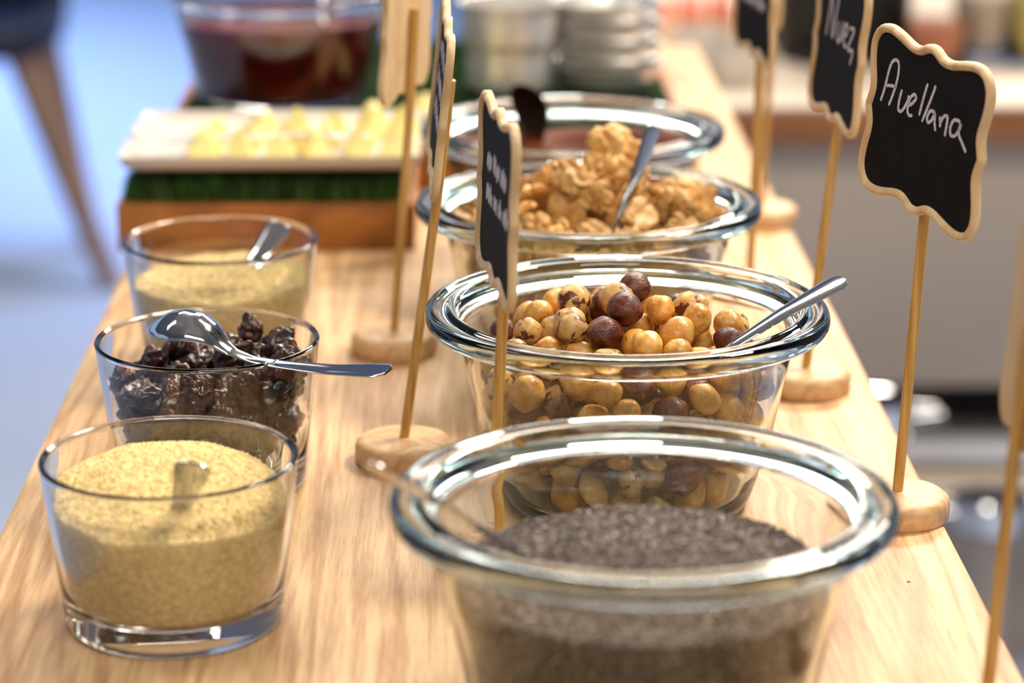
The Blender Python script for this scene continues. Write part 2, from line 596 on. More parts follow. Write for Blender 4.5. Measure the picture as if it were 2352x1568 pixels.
def grains(o_name, bv, bf, n_top, n_side, inner, top_fn, size, mat, parent, zlo, gap=0.0012, lift=0.0):
    pos = []
    R = float(inner(0.055)) - gap
    m = 0
    while m < n_top:
        x, y = rng.uniform(-R, R, 2)
        if x * x + y * y > R * R:
            continue
        pos.append((x, y, top_fn(x, y) + lift + rng.uniform(-0.2, 0.5) * size[2]))
        m += 1
    for _ in range(n_side):
        a = rng.uniform(0, 2 * math.pi)
        x, y = math.cos(a), math.sin(a)
        zt = top_fn(R * x, R * y)
        z = rng.uniform(zlo, zt)
        r = float(inner(z)) - gap
        pos.append((r * x, r * y, z))
    n = len(pos)
    s = np.array(size)[None, :] * rng.uniform(0.7, 1.25, (n, 1))
    v, f = scatter(bv, bf, pos, rand_rot(n), s)
    o = mesh_obj(o_name, v, f, mat, parent, smooth=len(bv) > 6)
    o['kind'] = 'stuff'
    return o


# --- ground nuts in the first and third tumbler
def sesame_top(x, y):
    return 0.0495 + 0.0165 * max(0, 1 - ((x + 0.004) ** 2 + (y - 0.012) ** 2) / 0.0030) ** 1.0 + 0.0012 * noise.noise(Vector((x * 70, y * 70, 0.3)))


def sesame_top3(x, y):
    return 0.0470 + 0.0085 * max(0, 1 - ((x - 0.004) ** 2 + (y - 0.006) ** 2) / 0.0024) + 0.0030 * noise.noise(Vector((x * 60, y * 60, 5.3)))


for ci, fn, lab in ((0, sesame_top, 'pale heaped ground nut meal filling the nearest glass tumbler'),
                    (2, sesame_top3, 'pale ground nut meal in the tumbler before the wooden tray')):
    o = heap('ground_nuts', cup_inner, 0.0102, fn, 'sesame_bulk', jit=0.00055)
    o.location = cups[ci] + Vector((0, 0, 0.0003))
    tag(o, lab, 'ground nuts', kind='stuff')
    grains('crumbs', OCT_V, OCT_F, 5200, 0, cup_inner, fn, (0.00075, 0.00055, 0.0005), 'sesame', o, 0.02)


# --- chia seeds in the first bowl
def chia_top(x, y):
    return 0.062 + 0.011 * max(0, 1 - ((x - 0.004) ** 2 + (y - 0.008) ** 2) / 0.0036) + 0.0010 * noise.noise(Vector((x * 60, y * 60, 2.3)))


o = heap('chia_seeds', bowl_inner, 0.0070, chia_top, 'chia_bulk', gap=0.0016, nr=40, na=120, jit=0.0002)
o.location = bowls[0] + Vector((0, 0, 0.0003))
tag(o, 'dark grey-brown chia seeds filling the nearest glass bowl', 'seeds', kind='stuff')
grains('seed_layer', OCT_V, OCT_F, 9500, 11000, bowl_inner, chia_top, (0.00105, 0.0007, 0.0006), 'chia', o, 0.009, 0.0013)


# --- chocolate spread in the fourth bowl
def choc_top(x, y):
    r, a = math.hypot(x, y), math.atan2(y, x)
    return 0.075 + 0.0045 * math.sin(a * 2 + r * 110) * min(1, r / 0.02) + 0.003 * noise.noise(Vector((x * 30, y * 30, 0.7))) + (0.004 if x < -0.02 else 0) * min(1, (-x - 0.02) / 0.02)


o = heap('chocolate_spread', bowl_inner, 0.0070, choc_top, 'chocolate', nr=36, na=120, jit=0.0)
o.location = bowls[3] + Vector((0, 0, 0.0003))
tag(o, 'glossy brown chocolate spread swirled in the farthest glass bowl', 'spread', kind='stuff')


# --- packing of countable things: each is dropped to the lowest free place
def pack(inner, floor_z, limit, rmin, rmax, nmax, seed, tries=60, squash=1.0):
    g = np.random.default_rng(seed)
    P = np.zeros((0, 3))
    Rr = np.zeros(0)
    zs = np.linspace(floor_z, 0.13, 300)
    fails = 0
    while len(P) < nmax and fails < 25:
        r = g.uniform(rmin, rmax)
        rad = float(inner(0.09)) - r
        a = g.uniform(0, 2 * math.pi, tries)
        rho = rad * np.sqrt(g.uniform(0, 1, tries))
        rho[: tries // 3] = rad * g.uniform(0.8, 1.0, tries // 3)
        x, y = rho * np.cos(a), rho * np.sin(a)
        lim = np.array([float(q) for q in (inner(zs) - r * 1.03)])
        zw = np.interp(rho, np.maximum.accumulate(lim), zs, left=floor_z)
        z = np.maximum(zw, floor_z + r)
        if len(P):
            d2 = (x[:, None] - P[None, :, 0]) ** 2 + (y[:, None] - P[None, :, 1]) ** 2
            s = (r + Rr)[None, :] * squash
            h = np.where(d2 < s * s, P[None, :, 2] + np.sqrt(np.maximum(0, s * s - d2)), -1)
            z = np.maximum(z, h.max(1))
        ok = z + r <= np.array([limit(xx, yy) for xx, yy in zip(x, y)])
        if not ok.any():
            fails += 1
            continue
        fails = 0
        z = np.where(ok, z, 9)
        i = int(z.argmin())
        P = np.vstack([P, [x[i], y[i], z[i]]])
        Rr = np.append(Rr, r)
    return P, Rr


def visible_shell(P, Rr, inner, limit):
    keep = []
    for i, (p, r) in enumerate(zip(P, Rr)):
        rho = math.hypot(p[0], p[1])
        near_wall = float(inner(p[2])) - rho < 3.4 * r
        near_top = p[2] > limit(p[0], p[1]) - 4.6 * r
        if near_wall or near_top:
            keep.append(i)
    return keep


def sphere_data(nu, nv):
    verts = [(0, 0, -1)]
    for j in range(1, nv):
        t = math.pi * j / nv
        for i in range(nu):
            a = 2 * math.pi * i / nu
            verts.append((math.sin(t) * math.cos(a), math.sin(t) * math.sin(a), -math.cos(t)))
    verts.append((0, 0, 1))
    faces = [(0, 1 + (i + 1) % nu, 1 + i) for i in range(nu)]
    for j in range(nv - 2):
        for i in range(nu):
            a, b = 1 + j * nu, 1 + (j + 1) * nu
            faces.append((a + i, a + (i + 1) % nu, b + (i + 1) % nu, b + i))
    l = len(verts) - 1
    b = 1 + (nv - 2) * nu
    faces += [(b + i, b + (i + 1) % nu, l) for i in range(nu)]
    return verts, faces


def make_mesh(name, verts, faces, mat):
    me = bpy.data.meshes.new(name)
    me.from_pydata([tuple(v) for v in verts], [], faces)
    me.materials.append(MAT[mat])
    me.polygons.foreach_set('use_smooth', [True] * len(me.polygons))
    return me


def hazel_mesh(i, mat):
    """roundish kernel with a pointed end, a few creases and bumps, unit radius"""
    v, f = sphere_data(26, 20)
    out = []
    sx, sy = random.uniform(0.92, 1.0), random.uniform(0.88, 1.0)
    ridge = random.randint(5, 8)
    ph = random.uniform(0, 6)
    for x, y, z in v:
        a = math.atan2(y, x)
        k = 1 + 0.11 * noise.noise(Vector((x * 1.2 + i * 7, y * 1.2, z * 1.2))) + 0.05 * noise.noise(Vector((x * 3 + i, y * 3, z * 3)))
        k += 0.016 * math.sin(a * ridge + ph + z) * (1 - z * z)
        k -= 0.11 * math.exp(-((a - 1.0 - 0.5 * z) / 0.16) ** 2) * (1 - z * z)
        zz = z
        if z > 0.55:                       # the tip
            t = (z - 0.55) / 0.45
            zz = z + 0.20 * t * t
            k *= 1 - 0.10 * t
        if z < -0.8:
            zz = z * 0.97
        out.append((x * k * sx, y * k * sy, zz * (0.55 + 0.5 * k)))
    return make_mesh('hazelnut', out, f, mat)


def half_mesh(i, mat):
    """split kernel: domed back, flat cut face with a hollow in the middle"""
    v, f = [], []
    n = 24
    rows = []
    prof = [(0, -0.98)] + [(math.cos(t), math.sin(t)) for t in np.linspace(-1.35, -0.06, 8)] + [(0.97, 0.04), (0.86, 0.06), (0.66, 0.02), (0.45, -0.14), (0.22, -0.26), (0, -0.29)]
    v, f = lathe_data(prof, n)
    out = []
    for x, y, z in v:
        k = 1 + 0.09 * noise.noise(Vector((x * 1.3 + i * 5, y * 1.3, z * 1.3)))
        t = max(0, x - 0.6) / 0.4
        out.append((x * k * (1.04 + 0.10 * t), y * k * 0.92 * (1 - 0.12 * t), z * 0.78))
    return make_mesh('hazelnut_half', out, f, mat)


def place_many(P, Rr, keep, base, chooser):
    for i in keep:
        me, name, label, cat, group, scl, rot = chooser(i, P[i], Rr[i])
        o = bpy.data.objects.new(name, me)
        COL.objects.link(o)
        o.location = base + Vector(P[i])
        o.rotation_euler = rot
        o.scale = scl
        tag(o, label, cat, group)


def rnd_euler():
    return Euler((random.uniform(0, 6.28), random.uniform(0, 6.28), random.uniform(0, 6.28)))


def haz_limit(x, y):
    return 0.1040 - 0.034 * min(1.0, (x * x + (y - 0.004) ** 2) / 0.0048)


HZ = {m: [hazel_mesh(i + 10 * q, m) for i in range(5)] for q, m in enumerate(('blanched', 'skinned', 'patchy'))}
HH = [half_mesh(i, 'cut_nut') for i in range(4)]
HL = {'blanched': 'golden skinless hazelnut in the bowl', 'skinned': 'dark brown skin-on hazelnut in the bowl',
      'patchy': 'hazelnut with patches of brown skin in the bowl'}


def zone(p, limit, r):
    if p[2] > limit(p[0], p[1]) - 3.4 * r:
        return ', on the open heap'
    if p[1] < -0.02:
        return ', behind the front glass'
    return ', deeper at the side of the heap'


def haz_choose(i, p, r):
    u = random.random()
    zn = zone(p, haz_limit, r)
    if p[2] < 0.05 and u < 0.30:
        return (random.choice(HH), 'hazelnut_half', 'split hazelnut half with pale cut face' + zn, 'hazelnut', 'split hazelnut halves in the bowl', (r, r, r), rnd_euler())
    m = 'blanched' if u < 0.50 else ('skinned' if u < 0.72 else 'patchy')
    return (random.choice(HZ[m]), 'hazelnut', HL[m] + zn, 'hazelnut', m + ' hazelnuts in the bowl', (r, r, r), rnd_euler())


P, Rr = pack(bowl_inner, 0.0072, haz_limit, 0.0064, 0.0082, 420, 5, tries=220)
keep = visible_shell(P, Rr, bowl_inner, haz_limit)
print('hazelnuts', len(P), len(keep))
place_many(P, Rr, keep, bowls[1] + Vector((0, 0, 0.0002)), haz_choose)


# --- raisins
def raisin_mesh(i):
    bm = bmesh.new()
    bmesh.ops.create_icosphere(bm, subdivisions=4, radius=1)
    for v in bm.verts:
        p = v.co.copy()
        q = p * 1.6 + Vector((i * 9.1, 0, 0))
        wp = Vector((noise.noise(q), noise.noise(q + Vector((4, 4, 4))), noise.noise(q + Vector((9, 1, 2)))))
        k = 0.74 + 0.62 * abs(noise.noise(q * 0.85 + wp * 0.5)) + 0.20 * abs(noise.noise(q * 1.7 + Vector((3, 1, 7)))) + 0.03 * abs(noise.noise(q * 4.6)) + 0.22 * noise.noise(q * 0.45)
        v.co = Vector((p.x * k * 1.22, p.y * k * 0.92, p.z * k * 0.80))
    me = bpy.data.meshes.new('raisin')
    bm.to_mesh(me)
    bm.free()
    me.materials.append(MAT['raisin'])
    me.polygons.foreach_set('use_smooth', [True] * len(me.polygons))
    return me


RM = [raisin_mesh(i) for i in range(8)]


def rai_limit(x, y):
    return 0.066 + 0.006 * min(1, max(-1, (x - 0.0 + y * 0.5) / 0.03)) - 0.003 * (x * x + y * y) / 0.0020


P, Rr = pack(cup_inner, 0.0108, rai_limit, 0.0066, 0.0094, 300, 11, tries=150, squash=0.88)
keep = visible_shell(P, Rr, cup_inner, rai_limit)
print('raisins', len(P), len(keep))
place_many(P, Rr, keep, cups[1] + Vector((0, 0, 0.0003)),
           lambda i, p, r: (random.choice(RM), 'raisin', 'dark wrinkled raisin in the glass tumbler' + zone(p, rai_limit, r), 'raisin', 'raisins in the tumbler', (r * 0.98, r * 0.98, r * 0.98), rnd_euler()))


# --- walnuts
def walnut_mesh(i):
    """half kernel: two lobes with brain-like folds round a hollow"""
    bm = bmesh.new()
    bmesh.ops.create_icosphere(bm, subdivisions=5, radius=1)
    ox = Vector((i * 13.7, i * 3.1, 0))
    for v in bm.verts:
        p = v.co.copy()
        wq = p * 1.5 + ox
        warp = Vector((noise.noise(wq), noise.noise(wq + Vector((5, 2, 1))), noise.noise(wq + Vector((1, 8, 3)))))
        s = noise.noise(p * 1.55 + warp * 0.55 + ox)
        fold = math.cos(s * 9.0)
        k = 0.88 + 0.15 * fold + 0.03 * noise.noise(p * 4 + ox) + 0.16 * noise.noise(p * 0.9 + ox)
        q = p * k
        groove = math.exp(-(p.y / 0.17) ** 2)
        q *= 1 - 0.24 * groove
        if p.z < 0:                         # hollowed underside
            q.z *= 0.35 if i % 3 else 0.75
            q.z += 0.22 * (1 - min(1, math.hypot(p.x, p.y)))
        v.co = Vector((q.x * 1.15, q.y * 1.0, q.z * 0.62))
    me = bpy.data.meshes.new('walnut')
    bm.to_mesh(me)
    bm.free()
    me.materials.append(MAT['walnut'])
    me.polygons.foreach_set('use_smooth', [True] * len(me.polygons))
    return me


WM = [walnut_mesh(i) for i in range(7)]


def wal_limit(x, y):
    return 0.110 - 0.018 * min(1.0, ((x - 0.004) ** 2 + y * y) / 0.0045)


P, Rr = pack(bowl_inner, 0.0074, wal_limit, 0.0080, 0.0128, 200, 23, squash=0.86)
keep = visible_shell(P, Rr, bowl_inner, wal_limit)
print('walnuts', len(P), len(keep))
place_many(P, Rr, keep, bowls[2] + Vector((0, 0, 0.0004)),
           lambda i, p, r: (random.choice(WM), 'walnut', 'golden shelled walnut piece in the glass bowl' + zone(p, wal_limit, r), 'walnut', 'walnut pieces in the bowl', (r, r, r), rnd_euler()))
for (px, py, dy, r, rot, lab) in ((1408, 362, 0.006, 0.0175, (1.25, 0.35, 0.5), 'large walnut half standing on top of the walnut heap'),
                                  (1335, 425, -0.012, 0.0165, (0.5, 0.5, 0.2), 'big knobbly walnut half left of the tilted spoon'),
                                  (1555, 480, -0.012, 0.0160, (0.75, -0.2, 2.2), 'curled walnut half right of the tilted spoon')):
    o = bpy.data.objects.new('walnut', WM[int(px) % 7])
    COL.objects.link(o)
    o.location = on_y(px, py, bowls[2].y + dy)
    o.rotation_euler = rot
    o.scale = (r, r, r)
    tag(o, lab, 'walnut', 'walnut pieces in the bowl')

# ================================================================== spoons
SP_T = [0, 0.012, 0.04, 0.09, 0.15, 0.21, 0.265, 0.305, 0.35, 0.42, 0.55, 0.75, 0.90, 0.965, 0.99, 1.0]
SP_W = [0.4, 4.5, 8.6, 12.6, 14.2, 13.2, 9.0, 5.2, 3.4, 3.1, 3.5, 5.0, 6.8, 7.2, 6.0, 3.6]
SP_E = [3.5, 3.1, 2.4, 1.6, 1.2, 1.4, 3.4, 7.2, 10.8, 12.9, 13.4, 12.6, 10.6, 9.8, 9.5, 9.4]
SP_D = [0, 1.2, 3.2, 6.0, 7.2, 6.0, 3.2, 1.2, 0.1, -0.5, -0.6, -0.6, -0.5, -0.3, -0.2, 0]


def spoon_mesh(name, mat, L=0.125, wk=1.0, thick=0.0013):
    nt_, ns = 70, 13
    ts = np.concatenate([np.linspace(0, 0.35, 36), np.linspace(0.35, 1, 40)[1:]])
    W, Ee, D = (np.interp(ts, SP_T, a) * 0.001 for a in (SP_W, SP_E, SP_D))
    for arr in (W, Ee, D):
        arr[3:-3] = np.convolve(arr, np.ones(3) / 3, 'same')[3:-3]
    nt_ = len(ts)
    verts, faces = [], []
    for side in (0, 1):
        for i, t in enumerate(ts):
            for j in range(ns):
                s = -1 + 2 * j / (ns - 1)
                z = Ee[i] - D[i] * (1 - s * s)
                edge = (1 - abs(s) ** 6)
                off = thick * (0.35 + 0.65 * edge)
                verts.append((t * L - L, W[i] * wk * s, z - Ee[-1] + (off / 2 if side == 0 else -off / 2)))
    n1 = nt_ * ns
    for i in range(nt_ - 1):
        for j in range(ns - 1):
            a = i * ns + j
            faces.append((a, a + ns, a + ns + 1, a + 1))
            faces.append((n1 + a, n1 + a + 1, n1 + a + ns + 1, n1 + a + ns))
    for i in range(nt_ - 1):
        for j in (0, ns - 1):
            a = i * ns + j
            faces.append((a, a + ns, n1 + a + ns, n1 + a))
    for i in (0, nt_ - 1):
        for j in range(ns - 1):
            a = i * ns + j
            faces.append((a, a + 1, n1 + a + 1, n1 + a))
    me = bpy.data.meshes.new(name)
    me.from_pydata(verts, [], faces)
    bm = bmesh.new()
    bm.from_mesh(me)
    bmesh.ops.recalc_face_normals(bm, faces=bm.faces)
    bm.to_mesh(me)
    bm.free()
    me.materials.append(MAT[mat])
    me.polygons.foreach_set('use_smooth', [True] * len(me.polygons))
    me.set_sharp_from_angle(angle=math.radians(55))
    return me


SPOON = spoon_mesh('teaspoon', 'steel')
SPOON_SHORT = spoon_mesh('short_teaspoon', 'steel', 0.084)
SPOON_DARK = spoon_mesh('dark_spoon', 'dark_steel', 0.120, 1.15)


def put_spoon(me, p_end, p_tip, up, label, name='teaspoon'):
    X = (Vector(p_end) - Vector(p_tip)).normalized()
    Z = Vector(up)
    Z = (Z - X * Z.dot(X)).normalized()
    Y = Z.cross(X)
    m = Matrix((X, Y, Z)).transposed().to_4x4()
    m.translation = Vector(p_end)
    o = bpy.data.objects.new(name, me)
    COL.objects.link(o)
    o.matrix_world = m
    tag(o, label, 'spoon')
    return o


# on the raisins, bowl turned down, handle out over the rim
put_spoon(SPOON, on_z(892, 852, 0.0748), on_z(352, 778, 0.0715), (0.1, 0.12, -1), 'shiny teaspoon lying face down across the raisin tumbler')
# in the hazelnuts, handle over the right rim
pe = on_y(1938, 640, bowls[1].y - 0.012)
put_spoon(SPOON, pe, on_y(1555, 905, bowls[1].y - 0.036), (-0.34, -0.18, 0.92), 'teaspoon leaning in the hazelnut bowl, handle over the right rim')
# in the walnuts, standing
put_spoon(SPOON, on_y(1503, 288, bowls[2].y - 0.030), on_y(1325, 690, bowls[2].y - 0.046), (0.85, -0.45, 0.3), 'teaspoon standing tilted in the heaped walnuts')
# in the third tumbler
put_spoon(SPOON_SHORT, on_y(648, 512, cups[2].y + 0.022), on_y(430, 860, cups[2].y - 0.025), (-0.35, -0.9, 0.5), 'teaspoon standing in the ground nuts before the wooden tray')
# in the first tumbler
put_spoon(SPOON_SHORT, on_y(446, 1064, cups[0].y - 0.047), on_y(345, 1400, cups[0].y + 0.004), (0.1, 0.75, 0.6), 'teaspoon sunk in the ground nuts of the nearest tumbler')
# in the chia bowl, handle out over the left rim
put_spoon(SPOON, on_z(838, 1062, 0.107), on_z(1255, 1345, 0.062), (0.05, 0.48, 0.85), 'teaspoon in the chia bowl, handle out over the left rim')
# dark spoon in the chocolate spread
SP_TIP = on_y(1160, 206, bowls[3].y + 0.030)
put_spoon(SPOON_DARK, SP_TIP + (on_y(1335, 480, bowls[3].y - 0.004) - SP_TIP).normalized() * 0.120, SP_TIP, (-0.70, -0.65, -0.25), 'dark spoon standing bowl up in the chocolate spread', 'serving_spoon')

# ================================================================== chalkboard signs
QUAD = [(0, 37.5), (4, 36.9), (8, 35.0), (12, 34.2), (17, 34.8), (24, 36.6), (32, 38), (39, 37.4), (44, 34.4), (47, 29),
        (47.3, 23), (46.2, 17), (44.7, 11.5), (44.4, 8), (45.3, 4.5), (46.4, 1.5), (46.7, 0)]
half = QUAD + [(x, -z) for x, z in QUAD[-2::-1]]
loop = half + [(-x, z) for x, z in half[-2:0:-1]]
sm = []
for i in range(len(loop)):
    p0, p1, p2, p3 = [np.array(loop[(i + k) % len(loop)], float) for k in (-1, 0, 1, 2)]
    for t in (0, 0.5):
        sm.append(0.5 * ((2 * p1) + (-p0 + p2) * t + (2 * p0 - 5 * p1 + 4 * p2 - p3) * t * t + (-p0 + 3 * p1 - 3 * p2 + p3) * t ** 3))
OUT = np.array(sm) * 0.001
nrm = np.roll(OUT, 1, 0) - np.roll(OUT, -1, 0)
nrm = np.stack([nrm[:, 1], -nrm[:, 0]], 1)
nrm /= np.linalg.norm(nrm, axis=1)[:, None]
if (nrm * OUT).sum() > 0:
    nrm = -nrm                                # pointing inwards


def sign_meshes():
    n = len(OUT)
    sec = [(0.0, 0.0), (0.0, 2.2), (0.5, 3.1), (1.5, 3.7), (2.6, 3.5), (3.5, 2.8), (3.9, 1.9), (3.9, 1.2)]
    v, f = [], []
    for off, h in sec:
        for p, q in zip(OUT, nrm):
            c = p + q * off * 0.001
            v.append((c[0], -h * 0.001, c[1]))
    for s in range(len(sec) - 1):
        for k in range(n):
            k2 = (k + 1) % n
            f.append((s * n + k, s * n + k2, (s + 1) * n + k2, (s + 1) * n + k))
    f.append(tuple(range(n)))
    last = (len(sec) - 1) * n
    f.append(tuple(range(last, last + n))[::-1])
    fr = bpy.data.meshes.new('frame')
    fr.from_pydata(v, [], f)
    v, f = [], []
    for h in (1.25, 1.9):
        for p, q in zip(OUT, nrm):
            c = p + q * 0.00385
            v.append((c[0], -h * 0.001, c[1]))
    for k in range(n):
        k2 = (k + 1) % n
        f.append((k, k2, n + k2, n + k))
    f += [tuple(range(n)), tuple(range(n, 2 * n))[::-1]]
    pa = bpy.data.meshes.new('chalk_panel')
    pa.from_pydata(v, [], f)
    for me, mt in ((fr, 'pale_wood'), (pa, 'slate')):
        bm = bmesh.new()
        bm.from_mesh(me)
        bmesh.ops.recalc_face_normals(bm, faces=bm.faces)
        bm.to_mesh(me)
        bm.free()
        me.materials.append(MAT[mt])
        me.polygons.foreach_set('use_smooth', [True] * len(me.polygons))
        me.set_sharp_from_angle(angle=math.radians(38))
    pa.polygons.foreach_set('use_smooth', [False] * len(pa.polygons))
    return fr, pa


FRAME_ME, PANEL_ME = sign_meshes()
DISC_ME = lathe('base', [(0, 0), (0.0222, 0), (0.0232, 0.0012), (0.0233, 0.0075), (0.0226, 0.0098), (0.0208, 0.0112), (0.018, 0.0118), (0, 0.012)], 'disc', None, 64, 40)
_d = DISC_ME.data
bpy.data.objects.remove(DISC_ME)
DISC_ME = _d


def strokes_mesh(strokes, width):
    """flat chalk strokes on the panel, (u, v) in metres from the panel centre"""
    v, f = [], []
    for st in strokes:
        pts = [np.array(p, float) for p in st]
        dense = []
        for i in range(len(pts) - 1):
            p0, p1, p2, p3 = pts[max(i - 1, 0)], pts[i], pts[i + 1], pts[min(i + 2, len(pts) - 1)]
            for t in np.linspace(0, 1, 6)[:-1]:
                dense.append(0.5 * ((2 * p1) + (-p0 + p2) * t + (2 * p0 - 5 * p1 + 4 * p2 - p3) * t * t + (-p0 + 3 * p1 - 3 * p2 + p3) * t ** 3))
        dense.append(pts[-1])
        b = len(v)
        m = len(dense)
        for i, p in enumerate(dense):
            d = dense[min(i + 1, m - 1)] - dense[max(i - 1, 0)]
            d = d / (np.linalg.norm(d) + 1e-9)
            nn = np.array([-d[1], d[0]]) * width / 2 * (0.6 if i in (0, m - 1) else 1.0)
            for s in (1, -1):
                q = p + nn * s
                v.append((q[0], -0.00203, q[1]))
                v.append((q[0], -0.00188, q[1]))
        for i in range(m - 1):
            a, c = b + i * 4, b + i * 4 + 4
            f += [(a, a + 2, c + 2, c), (a, c, c + 1, a + 1), (a + 2, a + 3, c + 3, c + 2)]
    return v, f


def put_sign(label, base, board_bottom, wvec, strokes=None, swidth=0.0019, back=False, lean=0.0, group='chalkboard signs on sticks', side=0.0, roll=0.0):
    """base: centre of the foot on the board; board_bottom: where the stick meets the plaque; wvec: plaque's left-to-right direction"""
    root = empty('chalkboard_sign', base)
    tag(root, label, 'sign', group)
    d = bpy.data.objects.new('base', DISC_ME)
    COL.objects.link(d)
    d.parent = root
    b0 = Vector((0, 0, 0.0))
    b1 = Vector(board_bottom) - Vector(base)
    up = (b1 - b0).normalized()
    X = Vector(wvec)
    if lean:
        up = (up + Vector((0, -1, 0)) * lean).normalized()
    X = (X - up * X.dot(up)).normalized()
    Yb = up.cross(X)                       # away from the written face
    stick_top = b1 + up * 0.045 + Yb * 0.0023
    d_in = (b1 + Yb * 0.0023 - Vector((0, 0, 0.010)))
    s0 = Vector((0, 0, 0.0100))
    tube('stick', [s0, s0 + d_in * 0.5, b1 + Yb * 0.0023, stick_top], [0.0024] * 4, 'bamboo', root, 12)
    cr, sr = math.cos(roll), math.sin(roll)
    X2, up2 = X * cr - up * sr, up * cr + X * sr
    m = Matrix((X2, Yb, up2)).transposed().to_4x4()
    m.translation = b1 + up * 0.0365 + X * side
    fr = bpy.data.objects.new('frame', FRAME_ME)
    COL.objects.link(fr)
    fr.parent = root
    fr.matrix_local = m
    pn = bpy.data.objects.new('chalk_panel', PANEL_ME)
    COL.objects.link(pn)
    pn.parent = root
    pn.matrix_local = m
    if strokes:
        v, f = strokes_mesh(strokes, swidth)
        t = mesh_obj('lettering', v, f, 'chalk', pn, smooth=False)
        t['label'] = 'white chalk handwriting'
    return root


# handwriting, traced as (u, v) on the plaque
def trace(pts):
    """from points seen on the plaque to plaque coordinates"""
    A = np.array([[138.5, 21.0], [53.5, -189.0]])
    Ai = np.linalg.inv(A)
    out = []
    for st in pts:
        s = []
        for x, y in st:
            px, py = 1552 + x / 2.936, y / 2.936
            u, v = Ai @ np.array([px - 2137.0, py - 293.5])
            s.append((u * 0.0467, v * 0.0375))
        out.append(s)
    return out


AVELLANA = trace([
    [(1410, 690), (1440, 600), (1470, 480), (1495, 425), (1525, 415), (1540, 450), (1530, 540), (1500, 640), (1470, 715)],
    [(1450, 585), (1485, 585), (1527, 592)],
    [(1565, 605), (1545, 680), (1540, 738), (1565, 745), (1600, 690), (1615, 640)],
    [(1610, 708), (1640, 690), (1665, 655), (1650, 632), (1620, 665), (1605, 730), (1615, 768), (1642, 770)],
    [(1745, 555), (1720, 640), (1688, 765)],
    [(1800, 565), (1770, 650), (1708, 805)],
    [(1798, 738), (1768, 730), (1745, 770), (1750, 805), (1775, 790), (1797, 745), (1795, 800), (1802, 858)],
    [(1832, 760), (1834, 830)], [(1834, 805), (1857, 760), (1882, 757), (1880, 800), (1866, 885)],
    [(1970, 785), (1930, 775), (1905, 820), (1905, 870), (1935, 875), (1965, 830), (1972, 795), (1960, 860), (1985, 920), (2010, 975)]])


def mm(*sts):
    return [[(x * 0.001, y * 0.001) for x, y in st] for st in sts]


NUEZ = mm([(-26, 2), (-24, 12), (-21, 24), (-17, 14), (-13, 3), (-10, 14), (-8, 25)],
          [(-4, 13), (-4, 5), (0, 3), (3, 8), (4, 14), (4, 4)],
          [(8, 8), (13, 9), (13, 13), (9, 13), (8, 7), (11, 3), (15, 4)],
          [(18, 13), (26, 13), (18, 3), (27, 3), (24, -4)])


def scribble(seed, rows, x0=-28, x1=28):
    g = random.Random(seed)
    out = []
    for v0, hgt in rows:
        x = x0
        while x < x1 - 4:
            n = g.randint(3, 6)
            st = []
            for k in range(n * 2):
                st.append((x, v0 + (hgt * g.uniform(0.5, 1.0) if k % 2 else g.uniform(-1, 1))))
                x += g.uniform(1.2, 2.6)
            out.append(st)
            x += 2.5
    return mm(*out)


G = 'handwritten chalkboard signs beside the bowls'
# Avellana
b = on_z(2060, 1155, 0.006); b.z = T
put_sign('black chalkboard sign reading Avellana, by the hazelnut bowl', b, on_y(2114, 490, b.y), (0.037, -0.090, 0), AVELLANA, 0.0015, group=G, roll=0.075)
# Nuez
b = on_z(1850, 868, 0.006); b.z = T
put_sign('chalkboard sign reading Nuez, turned sideways behind the Avellana sign', b, on_y(1916, 276, b.y), (0.010, -0.092, 0), NUEZ, 0.0019, group=G)
# two behind
b = on_z(1722, 655, 0.006); b.z = T
put_sign('dark chalkboard sign third from the right, behind the walnut bowl', b, on_y(1737, 128, b.y), (0.011, -0.09, 0), scribble(3, [(8, 9), (-8, 7)]), 0.0018, group=G)
b = on_z(1748, 490, 0.006); b.z = T
put_sign('farthest chalkboard sign on the right, mostly hidden behind another sign', b, on_y(1768, 40, b.y), (0.004, -0.09, 0), scribble(4, [(6, 8)]), 0.0018, group=G)
# left side
b = on_z(905, 782, 0.006); b.z = T
put_sign('chalkboard sign turned away showing its bare wooden back and stick', b, on_y(934, 212, b.y), (-0.022, -0.089, 0), scribble(5, [(6, 8)]), 0.0018, group=G)
b = on_z(928, 1030, 0.006); b.z = T
put_sign('nearly edge-on chalkboard sign between the raisin tumbler and walnut bowl', b, on_y(1000, 398, b.y), (0.004, -0.09, 0), scribble(6, [(14, 8), (0, 8), (-14, 8)], -30, 30), 0.0014, lean=0.10, group=G)
b = on_z(1128, 1268, 0.006); b.z = T
put_sign('blurred chalkboard sign standing between the hazelnut and chia bowls', b, on_y(1146, 655, b.y), (0.012, -0.090, 0), scribble(8, [(8, 8), (-6, 8)]), 0.0018, group=G)
b = on_z(2262, 1655, 0.006); b.z = T
put_sign('strongly blurred sign cut off by the right edge of the picture', b, on_y(2346, 1030, b.y), (0.002, 0.094, 0), None, group=G)

